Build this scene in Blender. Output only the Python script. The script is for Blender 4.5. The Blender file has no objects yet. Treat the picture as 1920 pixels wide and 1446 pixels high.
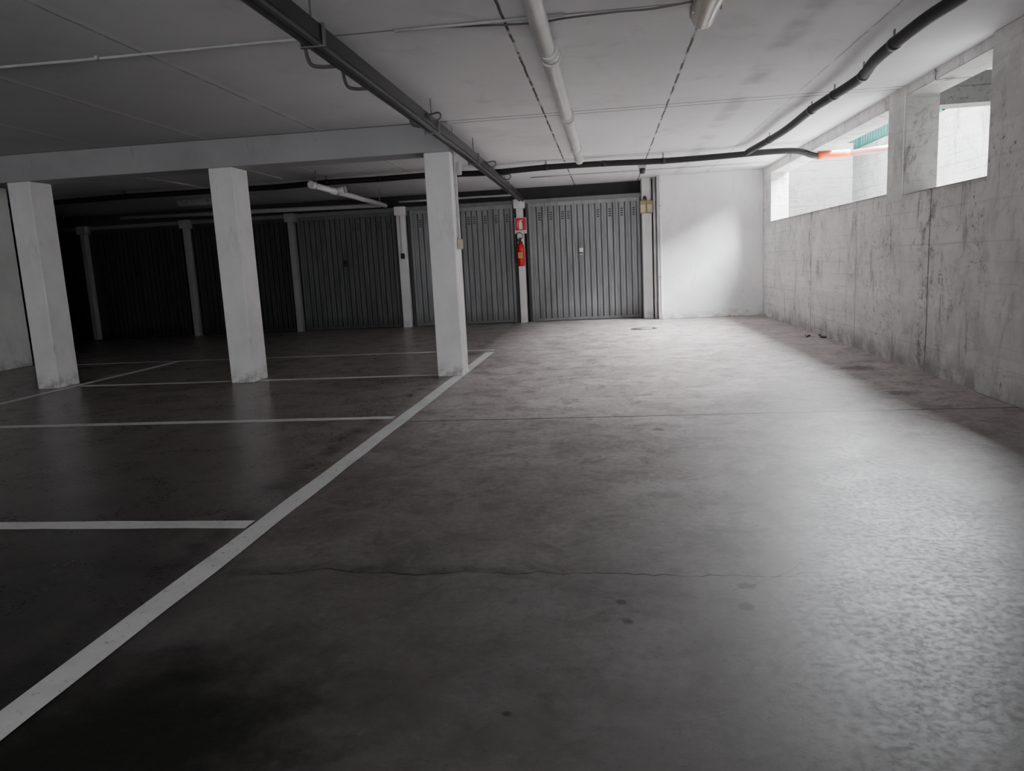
import bpy, bmesh, math, random
from mathutils import Vector, Matrix
random.seed(4)
SC = bpy.context.scene
COL = SC.collection

# ------------------------------------------------------------ node helper
class NB:
    def __init__(s, name):
        s.mat = bpy.data.materials.new(name); s.mat.use_nodes = True
        s.nt = s.mat.node_tree; s.nt.nodes.clear()
        s.out = s.nt.nodes.new('ShaderNodeOutputMaterial')
        s.b = s.nt.nodes.new('ShaderNodeBsdfPrincipled')
        s.nt.links.new(s.b.outputs[0], s.out.inputs[0])
        tc = s.nt.nodes.new('ShaderNodeTexCoord'); s.co = tc.outputs['Object']
        s._xyz = None
    def put(s, sock, v):
        if isinstance(v, bpy.types.NodeSocket): s.nt.links.new(v, sock)
        elif v is not None:
            if hasattr(sock.default_value, '__len__'):
                n = len(sock.default_value)
                v = tuple(v) + (1,) * (n - len(v)) if len(v) < n else v[:n]
            sock.default_value = v
    def xyz(s):
        if not s._xyz:
            n = s.nt.nodes.new('ShaderNodeSeparateXYZ'); s.put(n.inputs[0], s.co); s._xyz = n.outputs
        return s._xyz
    def m(s, op, a, b=None, c=None, clamp=False):
        n = s.nt.nodes.new('ShaderNodeMath'); n.operation = op; n.use_clamp = clamp
        s.put(n.inputs[0], a); s.put(n.inputs[1], b); s.put(n.inputs[2], c)
        return n.outputs[0]
    def vec(s, x, y, z):
        n = s.nt.nodes.new('ShaderNodeCombineXYZ')
        s.put(n.inputs[0], x); s.put(n.inputs[1], y); s.put(n.inputs[2], z)
        return n.outputs[0]
    def scl(s, sx, sy, sz, off=(0, 0, 0)):
        n = s.nt.nodes.new('ShaderNodeMapping'); s.put(n.inputs[0], s.co)
        n.inputs['Scale'].default_value = (sx, sy, sz); n.inputs['Location'].default_value = off
        return n.outputs[0]
    def noise(s, scale, detail=4, rough=.55, v=None, dist=0):
        n = s.nt.nodes.new('ShaderNodeTexNoise'); s.put(n.inputs['Vector'], v or s.co)
        n.inputs['Scale'].default_value = scale; n.inputs['Detail'].default_value = detail
        n.inputs['Roughness'].default_value = rough; n.inputs['Distortion'].default_value = dist
        return n.outputs[0]
    def rng(s, v, a, b, c=0., d=1.):
        n = s.nt.nodes.new('ShaderNodeMapRange'); n.interpolation_type = 'SMOOTHSTEP'
        s.put(n.inputs[0], v)
        for i, q in enumerate((a, b, c, d)): n.inputs[i + 1].default_value = q
        return n.outputs[0]
    def mix(s, f, a, b, mode='MIX'):
        n = s.nt.nodes.new('ShaderNodeMix'); n.data_type = 'RGBA'; n.blend_type = mode
        s.put(n.inputs[0], f); s.put(n.inputs[6], a); s.put(n.inputs[7], b)
        return n.outputs[2]
    def line(s, coord, at, w, soft=.003):
        d = s.m('ABSOLUTE', s.m('SUBTRACT', coord, at))
        return s.rng(d, w, w + soft, 1., 0.)
    def bump(s, h, strength=.3, dist=.01):
        n = s.nt.nodes.new('ShaderNodeBump'); n.inputs['Strength'].default_value = strength
        n.inputs['Distance'].default_value = dist; s.put(n.inputs['Height'], h)
        s.put(s.b.inputs['Normal'], n.outputs[0])
    def fin(s, col=None, rough=None, metal=None, spec=None):
        if col is not None: s.put(s.b.inputs['Base Color'], col)
        if rough is not None: s.put(s.b.inputs['Roughness'], rough)
        if metal is not None: s.put(s.b.inputs['Metallic'], metal)
        if spec is not None: s.put(s.b.inputs['Specular IOR Level'], spec)
        return s.mat

def simple(name, col, rough=.5, metal=0., var=.15, scale=8, spec=.5):
    n = NB(name); f = n.rng(n.noise(scale, 5), .35, .7)
    c = n.mix(f, col, tuple(x * (1 - var) for x in col))
    n.bump(n.noise(scale * 6, 3), .08, .004)
    return n.fin(c, rough, metal, spec)

# ------------------------------------------------------------ materials
def mat_floor():
    n = NB('floor_concrete'); x, y, z = n.xyz()
    big = n.noise(.55, 6, .6, dist=.6); mid = n.noise(2.3, 8, .7, dist=.8); fine = n.noise(24, 5, .65)
    c = n.mix(n.rng(big, .3, .7), (.305, .256, .245), (.43, .380, .365))
    c = n.mix(n.rng(mid, .42, .66, 0, .65), c, (.60, .555, .54))
    c = n.mix(n.rng(n.noise(4.5, 9, .75, n.scl(1, 1, 1, (7, 3, 0)), .6), .46, .64, 0, .7), c, (.155, .130, .123))
    c = n.mix(n.rng(n.noise(11, 7, .75, dist=.4), .5, .66, 0, .45), c, (.54, .495, .48))
    c = n.mix(n.rng(fine, .4, .7, 0, .4), c, (.17, .146, .139))
    c = n.mix(n.rng(n.noise(70, 3, .6), .60, .69, 0, .6), c, (.08, .070, .068))
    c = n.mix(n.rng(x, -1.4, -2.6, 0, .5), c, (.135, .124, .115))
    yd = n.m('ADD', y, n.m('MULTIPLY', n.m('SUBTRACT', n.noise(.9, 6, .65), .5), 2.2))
    c = n.mix(n.rng(yd, 6.4, 1.3, 0, .85), c, (.062, .057, .054))  # foreground shade put into the floor colour, deepening towards the camera
    # scuffs and small dark spots
    c = n.mix(n.rng(n.noise(7, 8, .8, dist=.3), .56, .68, 0, .35), c, (.030, .027, .026))
    c = n.mix(n.rng(n.noise(9, 8, .8, n.scl(1, 1, 1, (4, 8, 0)), .3), .60, .70, 0, .25), c, (.30, .275, .265))
    nearbay_shade = n.m('MULTIPLY', n.rng(x, -1.2, -2.1), n.rng(yd, 4.0, 1.4))
    c = n.mix(n.m('MULTIPLY', nearbay_shade, .6), c, (.022, .023, .020))  # shade over the near bay, painted into the colour
    wob = n.m('MULTIPLY', n.m('SUBTRACT', n.noise(1.4, 3), .5), .4)
    band = n.line(n.m('ADD', x, wob), -1.74, .01, .11)
    c = n.mix(n.m('MULTIPLY', band, n.rng(n.noise(4, 6, .7), .38, .62, .0, .7)), c, (.03, .028, .027))
    jw = n.m('MULTIPLY', n.m('SUBTRACT', n.noise(2.5, 3), .5), .03)
    yj = n.m('ADD', y, jw)
    inr = n.rng(x, -1.52, -1.45)
    c = n.mix(n.m('MULTIPLY', n.m('MULTIPLY', n.line(yj, 5.23, .007, .009), inr), .95), c, (.025, .022, .022))
    c = n.mix(n.m('MULTIPLY', n.m('MULTIPLY', n.line(yj, 9.5, .008, .01), inr), .7), c, (.05, .044, .042))
    cw = n.m('ADD', n.m('MULTIPLY', n.m('SUBTRACT', n.noise(1.1, 5, .6, n.vec(x, 0., 0.)), .5), .42),
             n.m('MULTIPLY', n.m('SUBTRACT', n.noise(9, 3, .6), .5), .04))
    crack = n.m('MULTIPLY', n.line(n.m('SUBTRACT', y, cw), 2.53, .0015, .004), n.rng(x, -1.45, -1.3))
    c = n.mix(n.m('MULTIPLY', crack, n.rng(n.noise(5, 2), .3, .5, .4, 1)), c, (.012, .011, .011))
    darkb = n.m('MULTIPLY', n.line(n.m('SUBTRACT', y, cw), 2.56, .005, .06), n.rng(x, .2, -.8))
    c = n.mix(n.m('MULTIPLY', darkb, n.rng(n.noise(7, 6, .7), .4, .65, .1, .6)), c, (.025, .023, .022))
    d = n.m('SUBTRACT', y, n.m('MULTIPLY', x, .75))
    cr2 = n.m('MULTIPLY', n.line(n.m('SUBTRACT', d, cw), 2.12, .0012, .003), n.m('MULTIPLY', n.rng(x, .35, .4), n.rng(x, 1.3, 1.2)))
    c = n.mix(n.m('MULTIPLY', cr2, .7), c, (.02, .018, .018))
    d = n.m('ADD', y, n.m('MULTIPLY', x, 1.6))
    cr3 = n.m('MULTIPLY', n.line(n.m('SUBTRACT', d, n.m('MULTIPLY', cw, 1.4)), 3.15, .0012, .003), n.m('MULTIPLY', n.rng(x, .55, .6), n.rng(x, .95, .9)))
    c = n.mix(n.m('MULTIPLY', cr3, .7), c, (.02, .018, .018))
    pn = n.noise(18, 3, .6)
    for (px, py, r, s) in [(.30, 6.07, .06, .6), (.30, 4.80, .05, .6), (.43, 2.43, .04, .6), (.405, 2.28, .035, .65), (.014, 2.30, .022, .8),
                        (.03, 2.17, .025, .8), (.876, 3.38, .014, .9), (1.27, 4.78, .04, .6), (-.28, 1.68, .018, .8), (2.27, 7.16, .2, .7), (2.15, 5.85, .13, .6), (2.5, 9.9, .12, .7)]:
        v = n.nt.nodes.new('ShaderNodeVectorMath'); v.operation = 'DISTANCE'
        n.put(v.inputs[0], n.vec(x, y, 0.)); v.inputs[1].default_value = (px, py, 0)
        dd = n.m('ADD', v.outputs['Value'], n.m('MULTIPLY', n.m('SUBTRACT', pn, .5), r * 2.2))
        c = n.mix(n.m('MULTIPLY', n.rng(dd, r * .4, r * 1.0, 1, 0), s), c, (.025, .022, .021))
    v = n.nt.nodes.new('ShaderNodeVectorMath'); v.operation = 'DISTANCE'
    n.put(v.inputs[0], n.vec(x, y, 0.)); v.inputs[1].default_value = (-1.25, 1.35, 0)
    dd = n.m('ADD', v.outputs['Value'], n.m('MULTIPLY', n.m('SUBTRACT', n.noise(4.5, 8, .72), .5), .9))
    c = n.mix(n.rng(dd, .25, .85, .9, 0), c, (.006, .007, .005))  # corner shadow painted as a near-black patch
    n.bump(n.noise(130, 4, .6), .16, .0015)
    r = n.m('ADD', n.rng(mid, .3, .7, .46, .54), n.rng(n.noise(40, 6, .75), .4, .65, -.05, .07))
    r = n.m('ADD', r, n.rng(x, -1.0, -1.8, 0, -.17))
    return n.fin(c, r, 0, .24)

def mat_ceiling():
    n = NB('ceiling_paint'); x, y, z = n.xyz()
    c = n.mix(n.rng(n.noise(.8, 6, .6), .35, .7), (.865, .87, .885), (.785, .79, .805))
    c = n.mix(n.rng(n.noise(2.2, 7, .7, n.scl(1, .5, 1), 1.), .55, .78, 0, .5), c, (.89, .895, .90))
    c = n.mix(n.rng(n.noise(1.5, 8, .7, n.scl(1, .7, 1, (3, 9, 0)), 1.), .54, .72, 0, .4), c, (.56, .555, .555))
    c = n.mix(n.rng(n.noise(6, 8, .8, n.scl(1, .4, 1, (1, 2, 0)), .5), .60, .72, 0, .35), c, (.50, .49, .48))
    c = n.mix(n.rng(x, -1.4, -4.2, 0, .6), c, (.34, .338, .345))  # light falling off to the left, put into the ceiling colour
    nz = n.noise(3.2, 3)
    for xx, s in [(-6.3, .3), (-5.15, .35), (-4.0, .4), (-2.8, .5), (-.55, 1.), (.6, 1.), (1.75, .4)]:
        xj = n.m('ADD', x, n.m('MULTIPLY', n.m('SUBTRACT', n.noise(7, 2), .5), .015))
        br = n.rng(nz, .42, .5, .3, 1)
        c = n.mix(n.m('MULTIPLY', n.m('MULTIPLY', n.line(xj, xx, .006, .006), br), s), c, (.02, .018, .018))
        c = n.mix(n.m('MULTIPLY', n.line(xj, xx + .03, .02, .02), .25), c, (.88, .88, .88))
    c = n.mix(n.m('MULTIPLY', n.line(x, 1.25, .02, .12), n.rng(n.noise(2, 3), .4, .6, 0, .5)), c, (.40, .39, .385))
    for yy in (7.42, 7.55, 1.2, 4.58, 10.9):
        c = n.mix(n.m('MULTIPLY', n.line(y, yy, .006, .014), .75), c, (.18, .175, .17))
    n.bump(n.m('ADD', n.noise(1.5, 5), n.m('MULTIPLY', n.noise(40, 3), .1)), .25, .02)
    return n.fin(c, .75, 0, .3)

def mat_plaster(name, col, dirt=(.25, .24, .23), amt=.4, low=True):
    n = NB(name); x, y, z = n.xyz()
    c = n.mix(n.rng(n.noise(1.6, 6, .6), .35, .75), col, tuple(q * .84 for q in col))
    c = n.mix(n.rng(n.noise(6, 8, .72, n.scl(1, 1, .3), 1.), .55, .75, 0, amt), c, dirt)
    c = n.mix(n.rng(n.noise(28, 5, .7), .66, .72, 0, amt * 1.3), c, tuple(q * .6 for q in dirt))
    if low: c = n.mix(n.m('MULTIPLY', n.rng(z, .22, 0, 0, 1), n.rng(n.noise(9, 6, .7), .4, .65, .05, .8)), c, dirt)
    n.bump(n.m('ADD', n.noise(3, 5), n.m('MULTIPLY', n.noise(45, 4), .3)), .3, .008)
    return n.fin(c, .7, 0, .35)

def mat_boardconc(name, base, dark, stain=.85, seamk=.3, wash=.4):
    n = NB(name); x, y, z = n.xyz()
    wz = n.m('ADD', z, n.m('MULTIPLY', n.m('SUBTRACT', n.noise(.7, 4, .6), .5), .05))
    fr = n.m('FRACT', n.m('DIVIDE', wz, .145))
    rowid = n.m('FLOOR', n.m('DIVIDE', wz, .145))
    wn = n.nt.nodes.new('ShaderNodeTexWhiteNoise'); wn.noise_dimensions = '1D'; n.put(wn.inputs['W'], rowid)
    # seam strength varies slowly along the boards only
    sv = n.noise(1.0, 5, .6, n.scl(1, .7, 5.0))
    seam = n.m('MULTIPLY', n.line(fr, .5, .010, .07), n.rng(sv, .40, .66, .0, 1.))
    c = n.mix(wn.outputs['Value'], base, tuple(q * .90 for q in base))
    c = n.mix(n.rng(n.noise(1.1, 9, .72, dist=.5), .44, .68, 0, .75), c, tuple(q * .62 for q in base))
    c = n.mix(n.rng(n.noise(5, 9, .82, n.scl(1, .6, 1.6), .8), .53, .66, 0, .5), c, dark)
    st = n.noise(3.0, 9, .76, n.scl(1, 1.7, .45), .6)
    c = n.mix(n.rng(st, .53, .65, 0, stain), c, dark)
    c = n.mix(n.rng(n.noise(2.1, 8, .75, n.scl(1, 1, 1, (9, 4, 1)), .5), .49, .60, 0, wash), c, tuple(min(q * 1.12, .88) for q in base))
    c = n.mix(n.m('MULTIPLY', seam, seamk), c, tuple(q * .35 for q in base))
    sp = n.m('MULTIPLY', n.rng(n.noise(15, 8, .8), .54, .63), n.rng(n.noise(1.1, 5, .65, n.scl(1, 1, 1, (5, 2, 3))), .49, .60))
    c = n.mix(n.m('MULTIPLY', sp, .85), c, tuple(q * .35 for q in dark))
    yj = n.m('ADD', y, n.m('MULTIPLY', n.m('SUBTRACT', n.noise(2, 5, .7), .5), .05))
    for yy, s, b in ((6.8, .9, .7), (8.68, .5, 0), (10.5, .5, .5)):
        c = n.mix(n.m('MULTIPLY', n.line(yj, yy, .004, .01), s), c, tuple(q * .35 for q in dark))
        if b: c = n.mix(n.m('MULTIPLY', n.m('MULTIPLY', n.line(yj, yy + .05, .05, .22), n.rng(n.noise(7, 7, .78), .5, .62)), b), c, tuple(q * .4 for q in dark))
    c = n.mix(n.m('MULTIPLY', n.rng(z, .3, .0), n.rng(n.noise(5, 5), .4, .6, .1, .7)), c, dark)
    h = n.m('ADD', n.m('MULTIPLY', seam, -.35), n.m('ADD', n.m('MULTIPLY', n.noise(10, 8, .75, n.scl(1, .6, 1.8)), .9), n.m('MULTIPLY', wn.outputs['Value'], .08)))
    n.bump(h, .7, .014)
    return n.fin(c, .85, 0, .3)

def mat_door(name, k):
    n = NB(name); x, y, z = n.xyz()
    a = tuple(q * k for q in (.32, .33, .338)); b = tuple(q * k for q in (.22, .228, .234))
    c = n.mix(n.rng(n.noise(3, 6, .6, n.scl(3, 1, .4)), .35, .7), a, b)
    c = n.mix(n.rng(n.noise(9, 7, .75, n.scl(2, 1, .3)), .55, .7, 0, .4), c, tuple(q * k for q in (.12, .12, .12)))
    c = n.mix(n.rng(z, .35, 0, 0, .6), c, tuple(q * k for q in (.10, .098, .096)))
    g = n.rng(y, -.014, -.002)
    c = n.mix(n.m('MULTIPLY', g, .75), c, tuple(q * k for q in (.05, .05, .05)))
    return n.fin(c, .5, .2, .5)

def mat_paint():
    n = NB('road_marking_paint'); x, y, z = n.xyz()
    c = n.mix(n.rng(n.noise(3, 6, .7), .4, .75), (.88, .88, .88), (.70, .70, .69))
    c = n.mix(n.rng(n.noise(30, 6, .7), .58, .67, 0, .5), c, (.25, .23, .22))
    return n.fin(c, .5, 0, .4)

M_FLOOR = mat_floor(); M_CEIL = mat_ceiling(); M_PAINT = mat_paint()
M_DOOR = mat_door('galvanised_door_metal', 1.); M_DOORD = mat_door('shaded_door_metal', .18); M_DOORM = mat_door('half_shaded_door_metal', .5)  # two darker copies carry the shade on the doors to the left
M_WHITE = mat_plaster('white_plaster', (.78, .78, .775), (.36, .35, .34), amt=.4)
M_PILLAR = mat_plaster('pillar_plaster', (.87, .865, .87), (.34, .32, .31), .45)
M_BEAM = mat_plaster('beam_paint_shaded', (.40, .397, .405), (.24, .23, .225), .45, False)  # beam tone lowered to hold its weaker light
M_CONC = mat_boardconc('board_formed_concrete', (.86, .84, .825), (.33, .31, .295))
M_PIER = mat_boardconc('whitewashed_concrete', (.82, .805, .79), (.45, .43, .41), .5, .15, .6)
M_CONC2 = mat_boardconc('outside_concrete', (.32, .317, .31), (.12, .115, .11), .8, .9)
M_REVEAL = mat_boardconc('reveal_concrete', (.46, .45, .435), (.13, .12, .112), .9, .4)
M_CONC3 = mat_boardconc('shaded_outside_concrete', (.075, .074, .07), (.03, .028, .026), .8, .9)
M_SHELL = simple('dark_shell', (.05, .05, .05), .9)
M_DARK = simple('dark_grey_metal', (.075, .077, .08), .5, .4)
M_GREYM = simple('grey_steel_trim', (.20, .205, .21), .5, .2)
M_TRAY = simple('tray_black_paint', (.018, .019, .021), .4, .3)
M_TRAYR = simple('tray_grey_rail', (.15, .155, .16), .4, .4)
M_BLACK = simple('black_foam_insulation', (.010, .010, .012), .65)
M_TAPE = simple('black_tape', (.016, .016, .018), .5)
M_PVC = simple('white_pvc', (.76, .76, .75), .35, 0, .12, 5)
M_CLAMP = simple('zinc_clamp', (.25, .25, .25), .4, .6)
M_COND = simple('painted_conduit', (.50, .50, .505), .6)
M_ORANGE = simple('orange_plastic', (.70, .10, .02), .45)
M_SALMON = simple('faded_orange_plastic', (.30, .15, .11), .5)
M_RED = simple('red_enamel', (.62, .012, .02), .3, 0, .1)
M_DRED = simple('dull_red_lens', (.22, .02, .015), .5)
M_SIGNRED = simple('sign_red', (.66, .01, .03), .4, 0, .05)
M_SIGNW = simple('sign_white', (.85, .85, .85), .4, 0, .04)
M_BLKP = simple('black_plastic', (.015, .015, .015), .4)
M_VENT = simple('vent_shadow', (.05, .05, .05), .6)
M_YEL = simple('yellowed_plastic', (.36, .29, .14), .5)
M_YLAB = simple('yellow_label', (.62, .42, .12), .45)
M_IVORY = simple('ivory_plastic', (.50, .45, .32), .4, 0, .12)
M_DIFF = simple('lamp_diffuser_plastic', (.74, .71, .62), .25, 0, .12)
M_GREY = simple('grey_plastic', (.36, .36, .35), .5)
M_WIRE = simple('dark_grey_cable', (.12, .12, .12), .5)
M_TEAL = simple('teal_mesh', (.03, .30, .27), .6)
M_DRAIN = simple('manhole_steel', (.05, .048, .046), .4, .3)
M_LID = simple('manhole_lid', (.24, .235, .23), .5)
M_GROUND = simple('outside_ground', (.42, .415, .41), .9)
M_RUBBLE = simple('rubble', (.07, .06, .055), .9)

# ------------------------------------------------------------ mesh helpers
def bx(bm, x0, x1, y0, y1, z0, z1):
    vs = [bm.verts.new((x, y, z)) for z in (z0, z1) for y in (y0, y1) for x in (x0, x1)]
    for f in ((0, 2, 3, 1), (4, 5, 7, 6), (0, 1, 5, 4), (2, 6, 7, 3), (0, 4, 6, 2), (1, 3, 7, 5)):
        bm.faces.new([vs[i] for i in f])

def mk(name, bm, mat, loc=(0, 0, 0), parent=None, bevel=0, smooth=False, label=None, cat=None, kind=None, group=None):
    me = bpy.data.meshes.new(name); bmesh.ops.recalc_face_normals(bm, faces=bm.faces[:])
    bm.to_mesh(me); bm.free()
    if mat: me.materials.append(mat)
    if smooth:
        for p in me.polygons: p.use_smooth = True
    o = bpy.data.objects.new(name, me); COL.objects.link(o)
    o.location = loc
    if parent: o.parent = parent
    if bevel:
        b = o.modifiers.new('bevel', 'BEVEL'); b.width = bevel; b.segments = 2; b.limit_method = 'ANGLE'
    tag(o, label, cat, kind, group); return o

def tag(o, label=None, cat=None, kind=None, group=None):
    if label: o['label'] = label
    if cat: o['category'] = cat
    if kind: o['kind'] = kind
    if group: o['group'] = group

def empty(name, loc, label, cat, group=None, kind=None):
    e = bpy.data.objects.new(name, None); e.empty_display_size = .1; COL.objects.link(e); e.location = loc
    tag(e, label, cat, kind, group); return e

def boxes(name, lst, mat, **k):
    bm = bmesh.new()
    for b in lst: bx(bm, *b)
    return mk(name, bm, mat, **k)

def smoothpath(pts, n=6):
    P = [Vector(p) for p in pts]
    if len(P) < 3: return P
    out = []
    Q = [P[0] * 2 - P[1]] + P + [P[-1] * 2 - P[-2]]
    for i in range(1, len(Q) - 2):
        a, b, c, d = Q[i - 1], Q[i], Q[i + 1], Q[i + 2]
        for k in range(n):
            t = k / n
            out.append(.5 * ((2 * b) + (c - a) * t + (2 * a - 5 * b + 4 * c - d) * t * t + (3 * b - a - 3 * c + d) * t ** 3))
    out.append(P[-1]); return out

def tube(bm, pts, r, seg=14, caps=True):
    P = [Vector(p) for p in pts]; rings = []
    up = Vector((0, 0, 1)); prev = None
    for i, p in enumerate(P):
        t = (P[min(i + 1, len(P) - 1)] - P[max(i - 1, 0)]).normalized()
        if prev is None:
            ref = up if abs(t.z) < .9 else Vector((1, 0, 0))
            a = t.cross(ref).normalized()
        else:
            a = (prev - t * prev.dot(t)).normalized()
        prev = a; b = t.cross(a)
        rr = r[i] if isinstance(r, (list, tuple)) else r
        rings.append([bm.verts.new(p + (a * math.cos(2 * math.pi * k / seg) + b * math.sin(2 * math.pi * k / seg)) * rr) for k in range(seg)])
    for i in range(len(rings) - 1):
        for k in range(seg):
            f = bm.faces.new((rings[i][k], rings[i][(k + 1) % seg], rings[i + 1][(k + 1) % seg], rings[i + 1][k])); f.smooth = True
    if caps:
        bm.faces.new(rings[0][::-1]); bm.faces.new(rings[-1])

def tubeobj(name, paths, r, mat, seg=14, **k):
    bm = bmesh.new()
    for p in paths: tube(bm, p, r, seg)
    return mk(name, bm, mat, **k)

def lathe(bm, prof, seg=24, c=(0, 0)):
    rings = [[bm.verts.new((c[0] + r * math.cos(2 * math.pi * k / seg), c[1] + r * math.sin(2 * math.pi * k / seg), z)) for k in range(seg)] for r, z in prof]
    for i in range(len(rings) - 1):
        for k in range(seg):
            f = bm.faces.new((rings[i][k], rings[i][(k + 1) % seg], rings[i + 1][(k + 1) % seg], rings[i + 1][k])); f.smooth = True
    bm.faces.new(rings[0][::-1]); bm.faces.new(rings[-1])

def textmesh(name, body, size, mat, loc, parent=None, ext=.001):
    cu = bpy.data.curves.new(name, 'FONT'); cu.body = body; cu.size = size; cu.extrude = ext
    cu.align_x = 'CENTER'; cu.align_y = 'CENTER'
    t = bpy.data.objects.new('tmp', cu); COL.objects.link(t); bpy.context.view_layer.update()
    me = bpy.data.meshes.new_from_object(t.evaluated_get(bpy.context.evaluated_depsgraph_get()))
    bpy.data.objects.remove(t)
    me.transform(Matrix.Rotation(math.radians(90), 4, 'X')); me.materials.clear(); me.materials.append(mat)
    o = bpy.data.objects.new(name, me); COL.objects.link(o); o.location = loc
    if parent: o.parent = parent
    return o

# ------------------------------------------------------------ shell
H = 2.5
XR, XO = 2.7, 2.97
YB, YD = 13.62, 14.2
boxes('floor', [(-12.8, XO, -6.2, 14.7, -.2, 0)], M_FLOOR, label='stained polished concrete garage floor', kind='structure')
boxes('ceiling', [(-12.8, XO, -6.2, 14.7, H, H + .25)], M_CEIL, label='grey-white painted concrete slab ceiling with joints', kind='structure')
WIN = ((5.82, 7.40, 1.545, 2.42), (7.80, 13.03, 1.58, 2.375))
boxes('wall_right', [(XR, XO, 7.40, 14.7, 0, 1.58), (XR, XO, -6.2, 7.40, 0, 1.545), (XR, XO, 7.40, 14.7, 2.375, H), (XR, XO, -6.2, 7.40, 2.42, H),
                     (XR, XO, 13.03, 14.7, 1.58, 2.375), (XR, XO, 7.40, 7.80, 1.58, 2.375), (XR, XO, -6.2, 5.82, 1.545, 2.42)],
      M_CONC, label='board-formed concrete wall with whitewash, stains and openings', kind='structure')
for i, (a, b, s0, s1) in enumerate(WIN):
    t = .006
    boxes('window_%d' % (i + 1), [(XR - .012, XO + .01, a, b, s0, s0 + t), (XR + .003, XO + .01, a, b, s1 - t, s1),
                                (XR + .003, XO + .01, a, a + t, s0 + t, s1 - t), (XR + .003, XO + .01, b - t, b, s0 + t, s1 - t)],
          M_REVEAL, label='unglazed strip window opening with concrete reveals', kind='structure')
boxes('wall_back', [(.9, XR, YB, 14.7, 0, H)], M_WHITE, bevel=.01, label='white plastered end wall, faintly scuffed', kind='structure')
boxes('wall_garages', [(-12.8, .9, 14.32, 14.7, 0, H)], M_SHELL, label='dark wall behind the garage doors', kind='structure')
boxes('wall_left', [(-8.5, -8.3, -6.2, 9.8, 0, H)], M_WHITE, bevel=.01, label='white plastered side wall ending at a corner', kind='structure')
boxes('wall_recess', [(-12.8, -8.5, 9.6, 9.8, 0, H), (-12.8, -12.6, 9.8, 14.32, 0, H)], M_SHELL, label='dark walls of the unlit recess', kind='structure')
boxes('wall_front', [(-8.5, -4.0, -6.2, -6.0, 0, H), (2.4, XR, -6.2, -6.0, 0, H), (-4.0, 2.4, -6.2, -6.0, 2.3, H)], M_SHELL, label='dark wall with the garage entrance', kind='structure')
boxes('wall_pilaster', [(XR - .035, XR, 3.9, 5.80, 0, H)], M_PIER, bevel=.008, label='whitewashed shallow pier on the concrete wall', kind='structure')
boxes('wall_mullion', [(XR - .012, XR, 7.41, 7.79, 1.50, H)], M_PIER, bevel=.005, label='whitewashed post between the openings', kind='structure')

# ------------------------------------------------------------ pillars / beam
for x0 in (-1.75, -4.0, -6.27):
    boxes('pillar', [(0, .26, 0, .33, 0, 2.22)], M_PILLAR, loc=(x0, 7.42, 0), bevel=.012,
          label='square white plastered concrete pillar with chipped base', cat='pillar', group='row of white pillars')
boxes('ceiling_beam', [(-8.3, -1.49, 7.42, 7.75, 2.22, H)], M_BEAM, bevel=.01, label='painted concrete beam resting on the pillars', cat='beam', kind='structure')

for px_, w in ((-1.58, .12), (-3.85, .15), (-6.03, .11), (-8.2, .10), (-10.4, .10)):
    e = empty('door_post', (px_, 14.06, 0), 'slim white post with square cap between garage doors', 'post', 'posts between garage doors')
    mm = M_PILLAR if px_ > -5 else M_GREY  # far-left white posts take grey, their shade put into the colour
    boxes('shaft', [(-w / 2, w / 2, 0, .24, 0, 2.12)], mm, parent=e, bevel=.006)
    boxes('cap', [(-.10, .10, -.03, .24, 2.12, 2.28)], mm, parent=e, bevel=.008)
boxes('wall_pier', [(.65, .82, 13.85, 14.32, 0, H)], M_WHITE, bevel=.008, label='narrow white plastered pier beside the garage door', kind='structure')

# ------------------------------------------------------------ garage doors
def garage_door(i, x0, x1, handle, vents):
    w = x1 - x0; D = 'grey corrugated metal up-and-over garage door'
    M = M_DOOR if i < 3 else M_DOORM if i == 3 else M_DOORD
    bm = bmesh.new()
    fr = .045; NR = 18; per = (w - 2 * fr) / NR
    prof = []
    for k in range(NR):
        a = fr + k * per
        prof += [(a, 0), (a + per * .05, .03), (a + per * .40, .03), (a + per * .425, .022), (a + per * .45, .03), (a + per * .80, .03), (a + per * .85, 0)]
    prof.append((w - fr, 0))
    lo = [bm.verts.new((x, -d, .06)) for x, d in prof]; hi = [bm.verts.new((x, -d, 2.13)) for x, d in prof]
    for k in range(len(prof) - 1): bm.faces.new((lo[k], lo[k + 1], hi[k + 1], hi[k]))
    bx(bm, fr, w - fr, .004, .02, .06, 2.13)
    o = mk('door_%d' % i, bm, M, loc=(x0, YD, 0), kind='structure', label=D)
    boxes('door_frame', [(0, fr, -.04, .05, 0, 2.2), (w - fr, w, -.04, .05, 0, 2.2), (fr, w - fr, -.04, .05, 2.13, 2.2), (fr, w - fr, -.03, .03, .01, .06)],
          M, parent=o, bevel=.004)
    if vents:
        pick = ([1, 3, 5, 6] if vents > 1 else []) + [10, 11, 13, 15, 17][(0 if i > 1 else 1):]
        for c_ in pick:
            xs = fr + (c_ + .43) * per
            bm = bmesh.new()
            for r in range(4): bx(bm, xs - .024, xs + .024, -.036, -.028, 1.885 + r * .04, 1.903 + r * .04)
            mk('vent', bm, M_VENT, parent=o)
    e = boxes('handle', [(w * .47 - .035, w * .47 + .035, -.045, -.028, 1.22, 1.34)], M_SIGNW if handle else M_BLKP, parent=o, bevel=.004)
    boxes('lever', [(w * .47 - .05, w * .47 + .03, -.06, -.045, 1.235, 1.26)], M_BLKP, parent=e)
garage_door(1, -1.42, .62, 1, 2)
garage_door(2, -3.68, -1.72, 0, 2)
garage_door(3, -5.93, -4.0, 0, 1)
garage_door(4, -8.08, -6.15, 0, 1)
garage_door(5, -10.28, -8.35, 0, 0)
garage_door(6, -12.4, -10.5, 0, 0)
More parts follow.
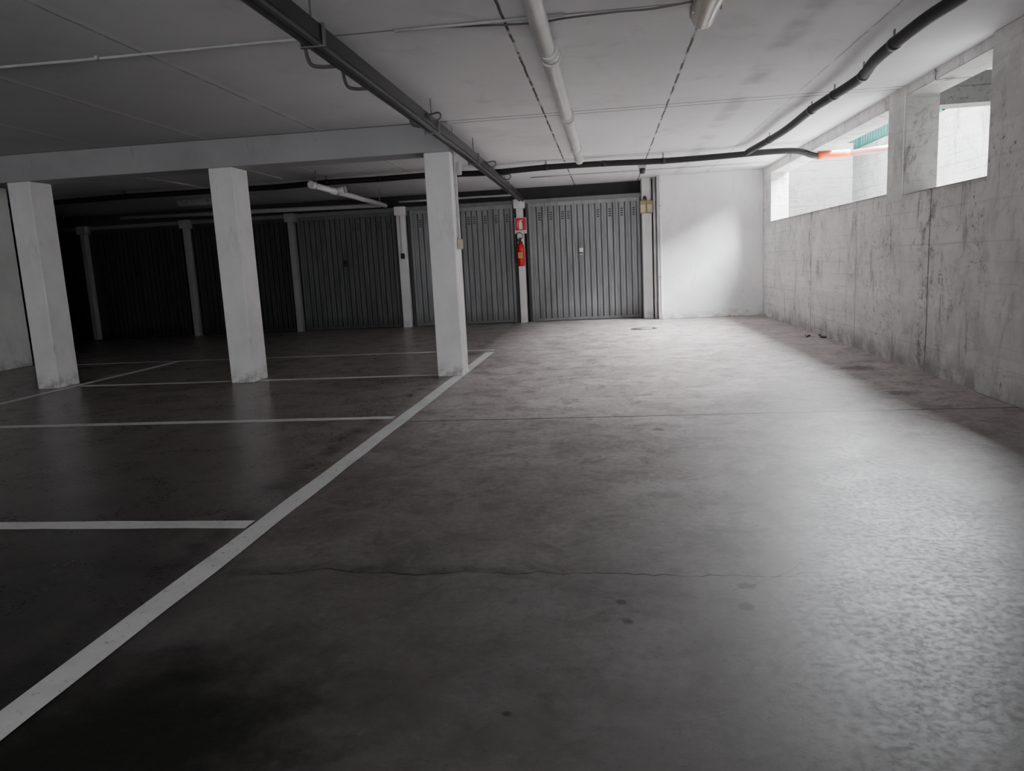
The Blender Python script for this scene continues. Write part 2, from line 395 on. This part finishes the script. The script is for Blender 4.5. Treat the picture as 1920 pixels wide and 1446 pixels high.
boxes('trim_1', [(-12.5, .65, 14.16, 14.32, 2.2, 2.27)], M_GREYM, kind='structure', label='grey steel lintel above garage doors')
bm = bmesh.new()
for a, b in ((-1.47, -1.42), (-1.72, -1.67), (-3.74, -3.68), (-4.0, -3.95), (-6.12, -5.96), (.62, .65), (-8.3, -8.12), (-10.5, -10.3)):
    bx(bm, a, b, 14.18, 14.32, 0, 2.2)
mk('trim_2', bm, M_DARK, kind='structure', label='dark grey steel jambs beside garage doors')

# ------------------------------------------------------------ floor markings
def marking(x0, x1, y0, y1, z, lab, skew=0):
    bm = bmesh.new(); n = 30
    along_y = (y1 - y0) > (x1 - x0)
    L = []; R = []
    for k in range(n + 1):
        t = k / n; j1 = random.uniform(-.004, .004); j2 = random.uniform(-.004, .004)
        if along_y:
            y = y0 + (y1 - y0) * t; s = skew * t
            L.append(bm.verts.new((x0 + s + j1, y, z))); R.append(bm.verts.new((x1 + s + j2, y, z)))
        else:
            x = x0 + (x1 - x0) * t
            L.append(bm.verts.new((x, y0 + j1, z))); R.append(bm.verts.new((x, y1 + j2, z)))
    for k in range(n): bm.faces.new((L[k], R[k], R[k + 1], L[k + 1]))
    return mk('parking_line', bm, M_PAINT, label=lab, cat='parking line', group='painted parking bay lines')
marking(-1.635, -1.525, .4, 9.42, .003, 'long white painted line edging the parking bays', .06)
for y in (3.05, 5.38, 7.55, 9.68):
    marking(-5.85 if y < 9 else -8.2, -1.63 if y < 7 else -1.5 if y > 9 else -1.76, y - .05, y + .05, .002, 'white painted line dividing parking bays')
marking(-5.98, -5.88, 3.0, 9.6, .003, 'white painted line closing the ends of parking bays')
marking(-5.85, -1.63, .68, .78, .002, 'white painted line dividing parking bays')

# manhole
e = empty('manhole_cover', (.55, 11.9, 0), 'small round metal drain cover set in the floor', 'drain cover')
bm = bmesh.new(); lathe(bm, [(.21, 0), (.205, .004), (.15, .004), (.15, .001)], 32); mk('frame', bm, M_DRAIN, parent=e)
bm = bmesh.new(); lathe(bm, [(.14, .001), (.138, .006), (.02, .006), (.018, .007)], 32); mk('lid', bm, M_LID, parent=e)

# ------------------------------------------------------------ cable tray
e = empty('cable_tray', (-1.42, 8, 2.27), 'long black steel cable tray hung under the ceiling', 'cable tray')
def sweepbox(bm, xa, xb, za, zb, y0=-9, y1=5.95):
    vs = []
    for y in (y0, -.2, y1):
        s = -.016 * max(0, y); vs.append([bm.verts.new((x + s, y, z)) for x, z in ((xa, za), (xb, za), (xb, zb), (xa, zb))])
    for a, b in zip(vs, vs[1:]):
        for k in range(4): bm.faces.new((a[k], a[(k + 1) % 4], b[(k + 1) % 4], b[k]))
    bm.faces.new(vs[0]); bm.faces.new(vs[-1][::-1])
bm = bmesh.new()
sweepbox(bm, -.05, .05, -.03, -.022); sweepbox(bm, -.05, -.042, -.022, .05); sweepbox(bm, .042, .05, -.022, .05)
mk('channel', bm, M_TRAY, parent=e)
bm = bmesh.new(); sweepbox(bm, .010, .034, -.048, -.030); mk('rail', bm, M_TRAYR, parent=e)
bm = bmesh.new(); sweepbox(bm, -.040, -.026, -.044, -.030); mk('rail', bm, M_TRAYR, parent=e)
bm = bmesh.new(); sweepbox(bm, -.035, .035, -.01, .03); mk('cable_bundle', bm, M_BLACK, parent=e)
for y in (-4.2, -1.6, .45, 3.4):
    s = -.016 * max(0, y)
    boxes('hanger', [(-.065 + s, .065 + s, y - .012, y + .012, -.055, -.049), (-.065 + s, -.056 + s, y - .012, y + .012, -.049, .05), (.056 + s, .065 + s, y - .012, y + .012, -.049, .05), (-.065 + s, .065 + s, y - .012, y + .012, .05, .057), (-.004 + s, .004 + s, y - .004, y + .004, .057, .228)], M_TRAYR, parent=e)
for y in (-2.0, 1.0, 2.4):
    s = -.016 * max(0, y)
    tubeobj('cable_loop', [smoothpath([(.045 + s, y, .04), (.10, y, -.03), (.15, y + .05, .0), (.13, y + .1, .05), (.05 + s, y + .12, .045)], 5)], .007, M_WIRE, 8, parent=e)
for (y, xx) in ((4.42, -.28), (5.0, -.26), (6.45, -.2)):
    tubeobj('conduit_spur', [smoothpath([(-1.42 + xx, y, 2.49), (-1.42 + xx, y, 2.40), (-1.42 + xx + .02, y, 2.315), (-1.42 + xx + .08, y, 2.29), (-1.475, y, 2.285)], 5)],
            .011, M_WIRE, 8, label='grey bent conduit entering the cable tray', cat='conduit', group='conduit spurs at the cable tray')

# ------------------------------------------------------------ ceiling conduit
def run(y, x0, x1, z=2.490, r=.009, lab='thin painted conduit running across the ceiling', clips=True):
    bm = bmesh.new(); pts = []
    k = int((x1 - x0) / .4)
    for i in range(k + 1): pts.append((x0 + (x1 - x0) * i / k, y + random.uniform(-.006, .006), z))
    tube(bm, pts, r, 8)
    e = mk('ceiling_conduit', bm, M_COND, label=lab, cat='conduit', group='ceiling conduits')
    if clips:
        for i in range(k // 3):
            xx = x0 + .3 + i * 1.2
            boxes('clip', [(xx, xx + .02, y - .025, y + .025, z - r - .003, H - .001)], M_COND, parent=e)
run(4.55, -8.2, -1.6); run(4.56, -1.2, -.2)
tubeobj('ceiling_cable', [smoothpath([(-.9, 4.58, 2.492), (-.4, 4.62, 2.48), (-.2, 4.60, 2.485), (.1, 4.54, 2.475), (.3, 4.56, 2.48), (.56, 4.5, 2.485)], 5)], .006, M_WIRE, 8,
        label='loose grey cable strung along the ceiling to the lamp', cat='cable')
run(13.9, -3.8, -1.66, 2.35, .018, clips=False); run(12.6, -1.2, 2.6)
for xx, ya, yb in ((-6.05, 8.6, 13.0), (-4.6, 8.2, 10.6)):  # the longer rod is added to draw a light reflection off a joint
    tubeobj('ceiling_conduit', [[(xx, ya, 2.487), (xx, yb, 2.487)]], .011, M_COND, 8, label='thin pale rod running along the ceiling, the longer one a stand-in for a light reflection', cat='conduit', group='ceiling conduits')

# ------------------------------------------------------------ black insulated pipes
e = empty('insulated_pipe', (0, 10.7, 2.40), 'black foam-insulated pipe running across under the ceiling', 'pipe')
pts = [(-12.5, .05, 0)] + [(-12 + k * .8, random.uniform(-.02, .02) + .012 * (2 - (-12 + k * .8)), random.uniform(-.015, .01)) for k in range(18)]
pts += [(2.2, -.02, 0.01), (2.55, -.05, -.01), (2.75, -.05, -.08), (2.9, -.05, -.085)]
tubeobj('insulation', [smoothpath(pts, 4)], .040, M_BLACK, parent=e)
for k in range(1, 18, 1):
    p = pts[k]
    tubeobj('tape_band', [[(p[0] - .03, p[1], p[2]), (p[0] + .03, p[1], p[2])]], .043, M_TAPE, parent=e)
    if k % 2: boxes('strap', [(p[0] - .012, p[0] + .012, p[1] - .004, p[1] + .004, p[2] + .03, .098)], M_CLAMP, parent=e)
tubeobj('orange_sleeve', [smoothpath([(2.80, -.05, -.085), (3.0, -.05, -.085), (3.2, -.04, -.08)], 3)], [.05] * 7, M_ORANGE, parent=e, label='bright orange plastic sleeve')
tubeobj('faded_pipe_end', [[(3.2, -.04, -.08), (4.0, .0, -.02)]], .040, M_SALMON, parent=e, label='sun-faded orange pipe outside')

e = empty('insulated_pipe', (1.97, 4, 2.41), 'black foam-insulated branch pipe with an offset bend', 'pipe')
br = [(-.08, 6.60, 0), (-.05, 6.4, .01), (.0, 5.6, .005), (.01, 4.7, -.01), (.02, 3.8, .01), (.03, 3.1, 0), (.04, 2.7, -.005), (.03, 2.35, -.01), (-.03, 1.95, -.005), (-.05, 1.5, 0), (-.04, 1.0, .01), (-.02, .5, .0), (0, -.5, .01), (0, -5, .01)]
tubeobj('insulation', [smoothpath(br, 5)], .040, M_BLACK, parent=e)
for k in (2, 4, 5, 7, 9, 11, 12):
    p = Vector(br[k]); q = Vector(br[k + 1]); d = (q - p).normalized() * .03
    tubeobj('tape_band', [[p - d, p + d]], .044, M_TAPE, parent=e)
    boxes('strap', [(p.x - .004, p.x + .004, p.y - .012, p.y + .012, p.z + .03, .088)], M_CLAMP, parent=e)

# ------------------------------------------------------------ PVC pipes
e = empty('drain_pipe', (-.32, 4, 2.41), 'white plastic drain pipe hung under the ceiling', 'pipe')
tubeobj('tube', [[(-.03, -6, 0), (0, 6.1, 0)]], .053, M_PVC, 20, parent=e)
tubeobj('elbow', [smoothpath([(0, 6.05, 0), (0, 6.2, 0), (.0, 6.28, .03), (0, 6.3, .088)], 4)], .06, M_PVC, 20, parent=e)
for y in (-3.2, .92, 3.2):
    tubeobj('socket', [[(0, y, 0), (0, y + .11, 0)]], .062, M_PVC, 20, parent=e)
for y in (-1.5, 1.1, 3.1, 5.2):
    o = tubeobj('clamp', [[(0, y - .014, 0), (0, y + .014, 0)]], .066, M_PVC, 20, parent=e)
    boxes('rod', [(-.006, .006, y - .006, y + .006, .06, .088)], M_CLAMP, parent=o)

e = empty('drain_pipe', (-3.87, 9.8, 2.28), 'white plastic drain pipe with a tee under the ceiling', 'pipe')
tubeobj('tube', [[(0, .1, 0), (-.12, 3.85, -.0)]], .04, M_PVC, 16, parent=e)
tubeobj('socket', [[(0, .02, 0), (0, .16, 0)]], .048, M_PVC, 16, parent=e)
tubeobj('tee', [[(-.03, .9, 0), (-.04, 1.15, 0)], [(-.03, 1.03, .0), (.11, 1.03, .02)]], .050, M_PVC, 16, parent=e)
tubeobj('cap', [[(.11, 1.03, .02), (.13, 1.03, .022)]], .053, M_GREY, 16, parent=e)
for y in (.3, 3.2): boxes('strap', [(-.03 - .006, -.03 + .006, y - .01, y + .01, .03, .218)], M_CLAMP, parent=e)
tubeobj('drain_pipe', [[(-9.3, 13.75, 2.36), (-4.1, 13.75, 2.30)]], .04, M_GREY, 16, label='white plastic pipe running above the garage doors', cat='pipe')
e = empty('downpipe', (.95, 13.56, 0), 'slim white painted vertical pipe fixed to the wall', 'pipe')
tubeobj('tube', [smoothpath([(0, .0, .02), (0, 0, .2), (0, 0, 2.4), (0, 0, 2.495)], 3)], .026, M_PVC, 12, parent=e)
for z in (.75, 1.95): tubeobj('clamp', [[(0, 0, z), (0, 0, z + .03)]], .033, M_PVC, 12, parent=e)
tubeobj('downpipe', [smoothpath([(.865, 13.84, 0), (.865, 13.84, .15), (.865, 13.84, 2.495)], 2)], .024, M_PVC, 12, label='white painted vertical pipe beside the pier', cat='pipe')

e = empty('switch_box', (.725, 13.85, 1.88), 'pair of yellowed plastic electrical boxes on the pier', 'electrical box')
for dx in (-.058, .058):
    b = boxes('housing', [(dx - .055, dx + .055, -.07, 0, 0, .22)], M_YEL, parent=e, bevel=.01)
    boxes('cover', [(dx - .042, dx + .042, -.078, -.07, .02, .15)], M_IVORY, parent=e, bevel=.004)
tubeobj('feed_conduit', [[(.08, -.02, .22), (.08, -.02, .61)]], .012, M_COND, 8, parent=e)
e = empty('alarm_lamp', (.70, 13.84, 2.13), 'small dull red warning lamp above the electrical boxes', 'lamp')
bm = bmesh.new(); lathe(bm, [(.03, 0), (.03, .03), (.02, .05), (.002, .055)], 14, (0, -.04)); mk('lens', bm, M_DRED, parent=e)
boxes('base', [(-.04, .04, -.08, .01, -.012, 0)], M_BLKP, parent=e)
e = empty('ceiling_detector', (.58, 11.97, H), 'small grey box lamp fixed under the ceiling', 'detector')
boxes('base', [(-.06, .06, -.05, .05, -.05, 0)], M_COND, parent=e, bevel=.006)
bm = bmesh.new(); lathe(bm, [(.03, -.13), (.045, -.11), (.045, -.05)], 16); mk('head', bm, M_DARK, parent=e)

# ------------------------------------------------------------ conduit + box on pillar
e = empty('pillar_conduit', (-1.49, 7.58, 0), 'grey conduit with junction box on the pillar side', 'conduit')
tubeobj('tube', [smoothpath([(.015, 0, 1.38), (.015, 0, 2.1), (.015, 0, 2.3), (.015, 0, 2.48)], 3)], .011, M_COND, 8, parent=e)
boxes('junction_box', [(0, .045, -.045, .045, 1.28, 1.38)], M_IVORY, parent=e, bevel=.006)
for z in (1.6, 1.9): boxes('clip', [(0, .03, -.02, .02, z, z + .015)], M_COND, parent=e)
boxes('junction_box', [(0, .06, -.05, .05, -.06, .06)], M_COND, loc=(-1.49, 7.66, 2.08), bevel=.008, label='small grey junction box high on the pillar', cat='junction box')
tubeobj('wall_conduit', [[(-3.85, 14.04, 1.42), (-3.85, 14.04, 2.11)]], .012, M_COND, 8, label='grey conduit feeding a switch on the post', cat='conduit')
boxes('light_switch', [(-.035, .035, -.04, 0, -.05, .05)], M_BLKP, loc=(-3.84, 14.058, 1.36), bevel=.006, label='small black light switch on the white post', cat='switch')

# ------------------------------------------------------------ extinguisher sign
e = empty('fire_extinguisher_sign', (-1.56, 14.02, 1.80), 'red sign with white fire extinguisher symbol', 'sign')
boxes('plate', [(-.11, .11, 0, .008, -.145, .145)], M_SIGNW, parent=e)
boxes('red_field', [(-.103, .103, -.003, 0, -.085, .138)], M_SIGNRED, parent=e)
bm = bmesh.new()
bx(bm, -.032, .032, -.006, -.003, -.065, .055)
bx(bm, -.020, .020, -.006, -.003, .055, .072); bx(bm, -.010, .010, -.006, -.003, .072, .092)
bx(bm, -.010, .045, -.006, -.003, .092, .102)
tube(bm, smoothpath([(-.01, -.0045, .085), (-.045, -.0045, .075), (-.055, -.0045, .03), (-.055, -.0045, -.04)], 4), .004, 6)
mk('pictogram', bm, M_SIGNW, parent=e)
textmesh('lettering', 'ESTINTORE', .036, M_SIGNRED, (0, -.002, -.115), e)

e = empty('fire_extinguisher', (-1.57, 13.92, 1.06), 'red fire extinguisher with yellow label hung on the post', 'fire extinguisher')
bm = bmesh.new(); lathe(bm, [(.055, 0), (.07, .012), (.074, .04), (.074, .34), (.066, .38), (.045, .41), (.025, .425), (.025, .44)], 28)
mk('cylinder_body', bm, M_RED, parent=e)
boxes('paper_label', [(-.04, .04, -.0765, -.06, .15, .25)], M_YLAB, parent=e)
textmesh('lettering', '6 kg\nPOLVERE', .018, M_SIGNRED, (0, -.077, .2), e)
bm = bmesh.new(); bx(bm, -.02, .02, -.025, .025, .44, .475); bx(bm, -.018, .018, -.11, .02, .475, .485); bx(bm, -.018, .018, -.12, .02, .505, .515); bx(bm, -.015, .015, .0, .02, .485, .505)
mk('valve', bm, M_BLKP, parent=e)
tubeobj('hose', [smoothpath([(-.02, 0, .455), (-.07, -.02, .47), (-.1, -.03, .42), (-.1, -.04, .3), (-.095, -.05, .15), (-.09, -.05, .08)], 5)], .012, M_BLKP, 8, parent=e)
tubeobj('hose_loop', [[(math.cos(a) * .07 - .02, .04, .55 + math.sin(a) * .06) for a in [k * math.pi / 8 for k in range(17)]]], .007, M_BLKP, 8, parent=e)
boxes('bracket', [(-.03, .03, .07, .138, .2, .45)], M_DARK, parent=e)

# ------------------------------------------------------------ fluorescent lamps
def fluo(loc, L, lab, rot=0, mat=None):
    e = empty('ceiling_lamp', loc, lab, 'lamp', 'fluorescent ceiling lamps'); e.rotation_euler = (0, 0, rot)
    boxes('housing', [(-.075, .075, -L / 2, L / 2, -.05, 0)], mat or M_IVORY, parent=e, bevel=.012)
    bm = bmesh.new(); seg = 14
    ring = []
    for (y, s) in ((-L / 2 + .01, .75), (-L / 2 + .04, 1), (L / 2 - .04, 1), (L / 2 - .02, .93), (L / 2 - .005, .75)):
        ring.append([bm.verts.new((.068 * s * math.cos(math.pi + math.pi * k / seg), y, -.05 + .07 * s * math.sin(math.pi + math.pi * k / seg))) for k in range(seg + 1)])
    for a, b in zip(ring, ring[1:]):
        for k in range(seg): bm.faces.new((a[k], a[k + 1], b[k + 1], b[k])).smooth = True
    bm.faces.new(ring[0]); bm.faces.new(ring[-1])
    mk('diffuser', bm, mat or M_DIFF, parent=e)
    for y in (-L / 3, 0, L / 3):
        for s in (-1, 1):
            boxes('clip', [(min(s * .066, s * .08), max(s * .066, s * .08), y, y + .03, -.07, -.03)], M_CLAMP, parent=e)
fluo((.59, 4.09, H), 1.27, 'unlit yellowed fluorescent lamp housing on the ceiling')
fluo((-6.8, 12.6, H), 1.2, 'unlit grey fluorescent lamp housing in the dark corner', math.pi / 2, M_GREY)

bm = bmesh.new()
for k in range(9):
    m_ = Matrix.Translation((random.uniform(-.12, .08), random.uniform(-.25, .25), .012)) @ Matrix.Diagonal((1, 1.3, .6, 1))
    bmesh.ops.create_icosphere(bm, subdivisions=1, radius=random.uniform(.012, .03), matrix=m_)
mk('debris', bm, M_RUBBLE, loc=(2.6, 9.9, 0), label='small dark crumbled debris at the wall foot', cat='debris', kind='stuff')

# ------------------------------------------------------------ outside
boxes('ground', [(XO, 9, -8, 26, .8, 1.0)], M_GROUND, kind='structure', label='concrete ramp outside the openings')
boxes('wall_outside', [(5.2, 5.4, -8, 26, 1.0, 3.1)], M_CONC2, kind='structure', label='bright concrete retaining wall outside')
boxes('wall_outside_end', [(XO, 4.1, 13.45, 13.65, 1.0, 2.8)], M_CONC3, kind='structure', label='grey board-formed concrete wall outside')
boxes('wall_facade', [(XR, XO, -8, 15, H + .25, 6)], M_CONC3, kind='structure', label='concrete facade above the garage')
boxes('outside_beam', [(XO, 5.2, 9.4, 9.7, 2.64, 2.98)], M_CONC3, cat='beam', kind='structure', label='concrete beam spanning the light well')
boxes('ground_entrance', [(-9, 3, -14, -6.2, -.2, 0)], M_GROUND, kind='structure', label='concrete apron before the garage entrance')
e = empty('fence_panel', (5.3, 16, 3.1), 'teal green mesh fence above the outside wall', 'fence')
bm = bmesh.new()
for k in range(40): bx(bm, -.01, .01, -3 + k * .15, -2.94 + k * .15, .05, .5)
bx(bm, -.015, .015, -3, 3, .05, .09); bx(bm, -.015, .015, -3, 3, .46, .5)
mk('mesh_panel', bm, M_TEAL, parent=e)
for y in (-3, -1, 1, 2.95): boxes('fence_post', [(-.025, .025, y, y + .05, 0, .55)], M_TEAL, parent=e)

# ------------------------------------------------------------ world + lights
W = bpy.data.worlds.new('overcast_sky'); SC.world = W; W.use_nodes = True
bg = W.node_tree.nodes['Background']; bg.inputs[0].default_value = (.93, .965, 1, 1); bg.inputs[1].default_value = 1.3
def area(name, loc, direction, sx, sy, power, col=(1, 1, 1)):
    L = bpy.data.lights.new(name, 'AREA'); L.shape = 'RECTANGLE'; L.size = sx; L.size_y = sy; L.energy = power; L.color = col
    o = bpy.data.objects.new(name, L); COL.objects.link(o)
    zz = -Vector(direction).normalized(); yy = Vector((0, 1, 0)) if abs(zz.y) < .9 else Vector((0, 0, 1))
    xx = yy.cross(zz).normalized(); yy = zz.cross(xx)
    M = Matrix((xx, yy, zz)).transposed().to_4x4(); M.translation = loc; o.matrix_world = M
    return o
area('daylight_over_light_well', (4.7, 12.6, 4.6), (-1, 0, -.38), 2.5, 6.2, 12000, (.93, .965, 1))
area('daylight_at_entrance', (-.6, -7.2, 1.2), (0, 1, .0), 5.6, 1.8, 320, (.98, .985, 1))

# ------------------------------------------------------------ camera
ps, th, ro = math.radians(7.6), math.radians(9.2), math.radians(2.9)
F = Vector((-math.sin(ps) * math.cos(th), math.cos(ps) * math.cos(th), -math.sin(th)))
R0 = Vector((math.cos(ps), math.sin(ps), 0)); U0 = R0.cross(F)
R = R0 * math.cos(ro) - U0 * math.sin(ro); U = R0 * math.sin(ro) + U0 * math.cos(ro)
cd = bpy.data.cameras.new('camera'); cam = bpy.data.objects.new('camera', cd); COL.objects.link(cam)
cd.sensor_width = 36; cd.lens = 1400 / 1920 * 36; cd.clip_start = .02
mw = Matrix((R, U, -F)).transposed().to_4x4(); mw.translation = (0, 0, 1.1)
cam.matrix_world = mw
SC.camera = cam
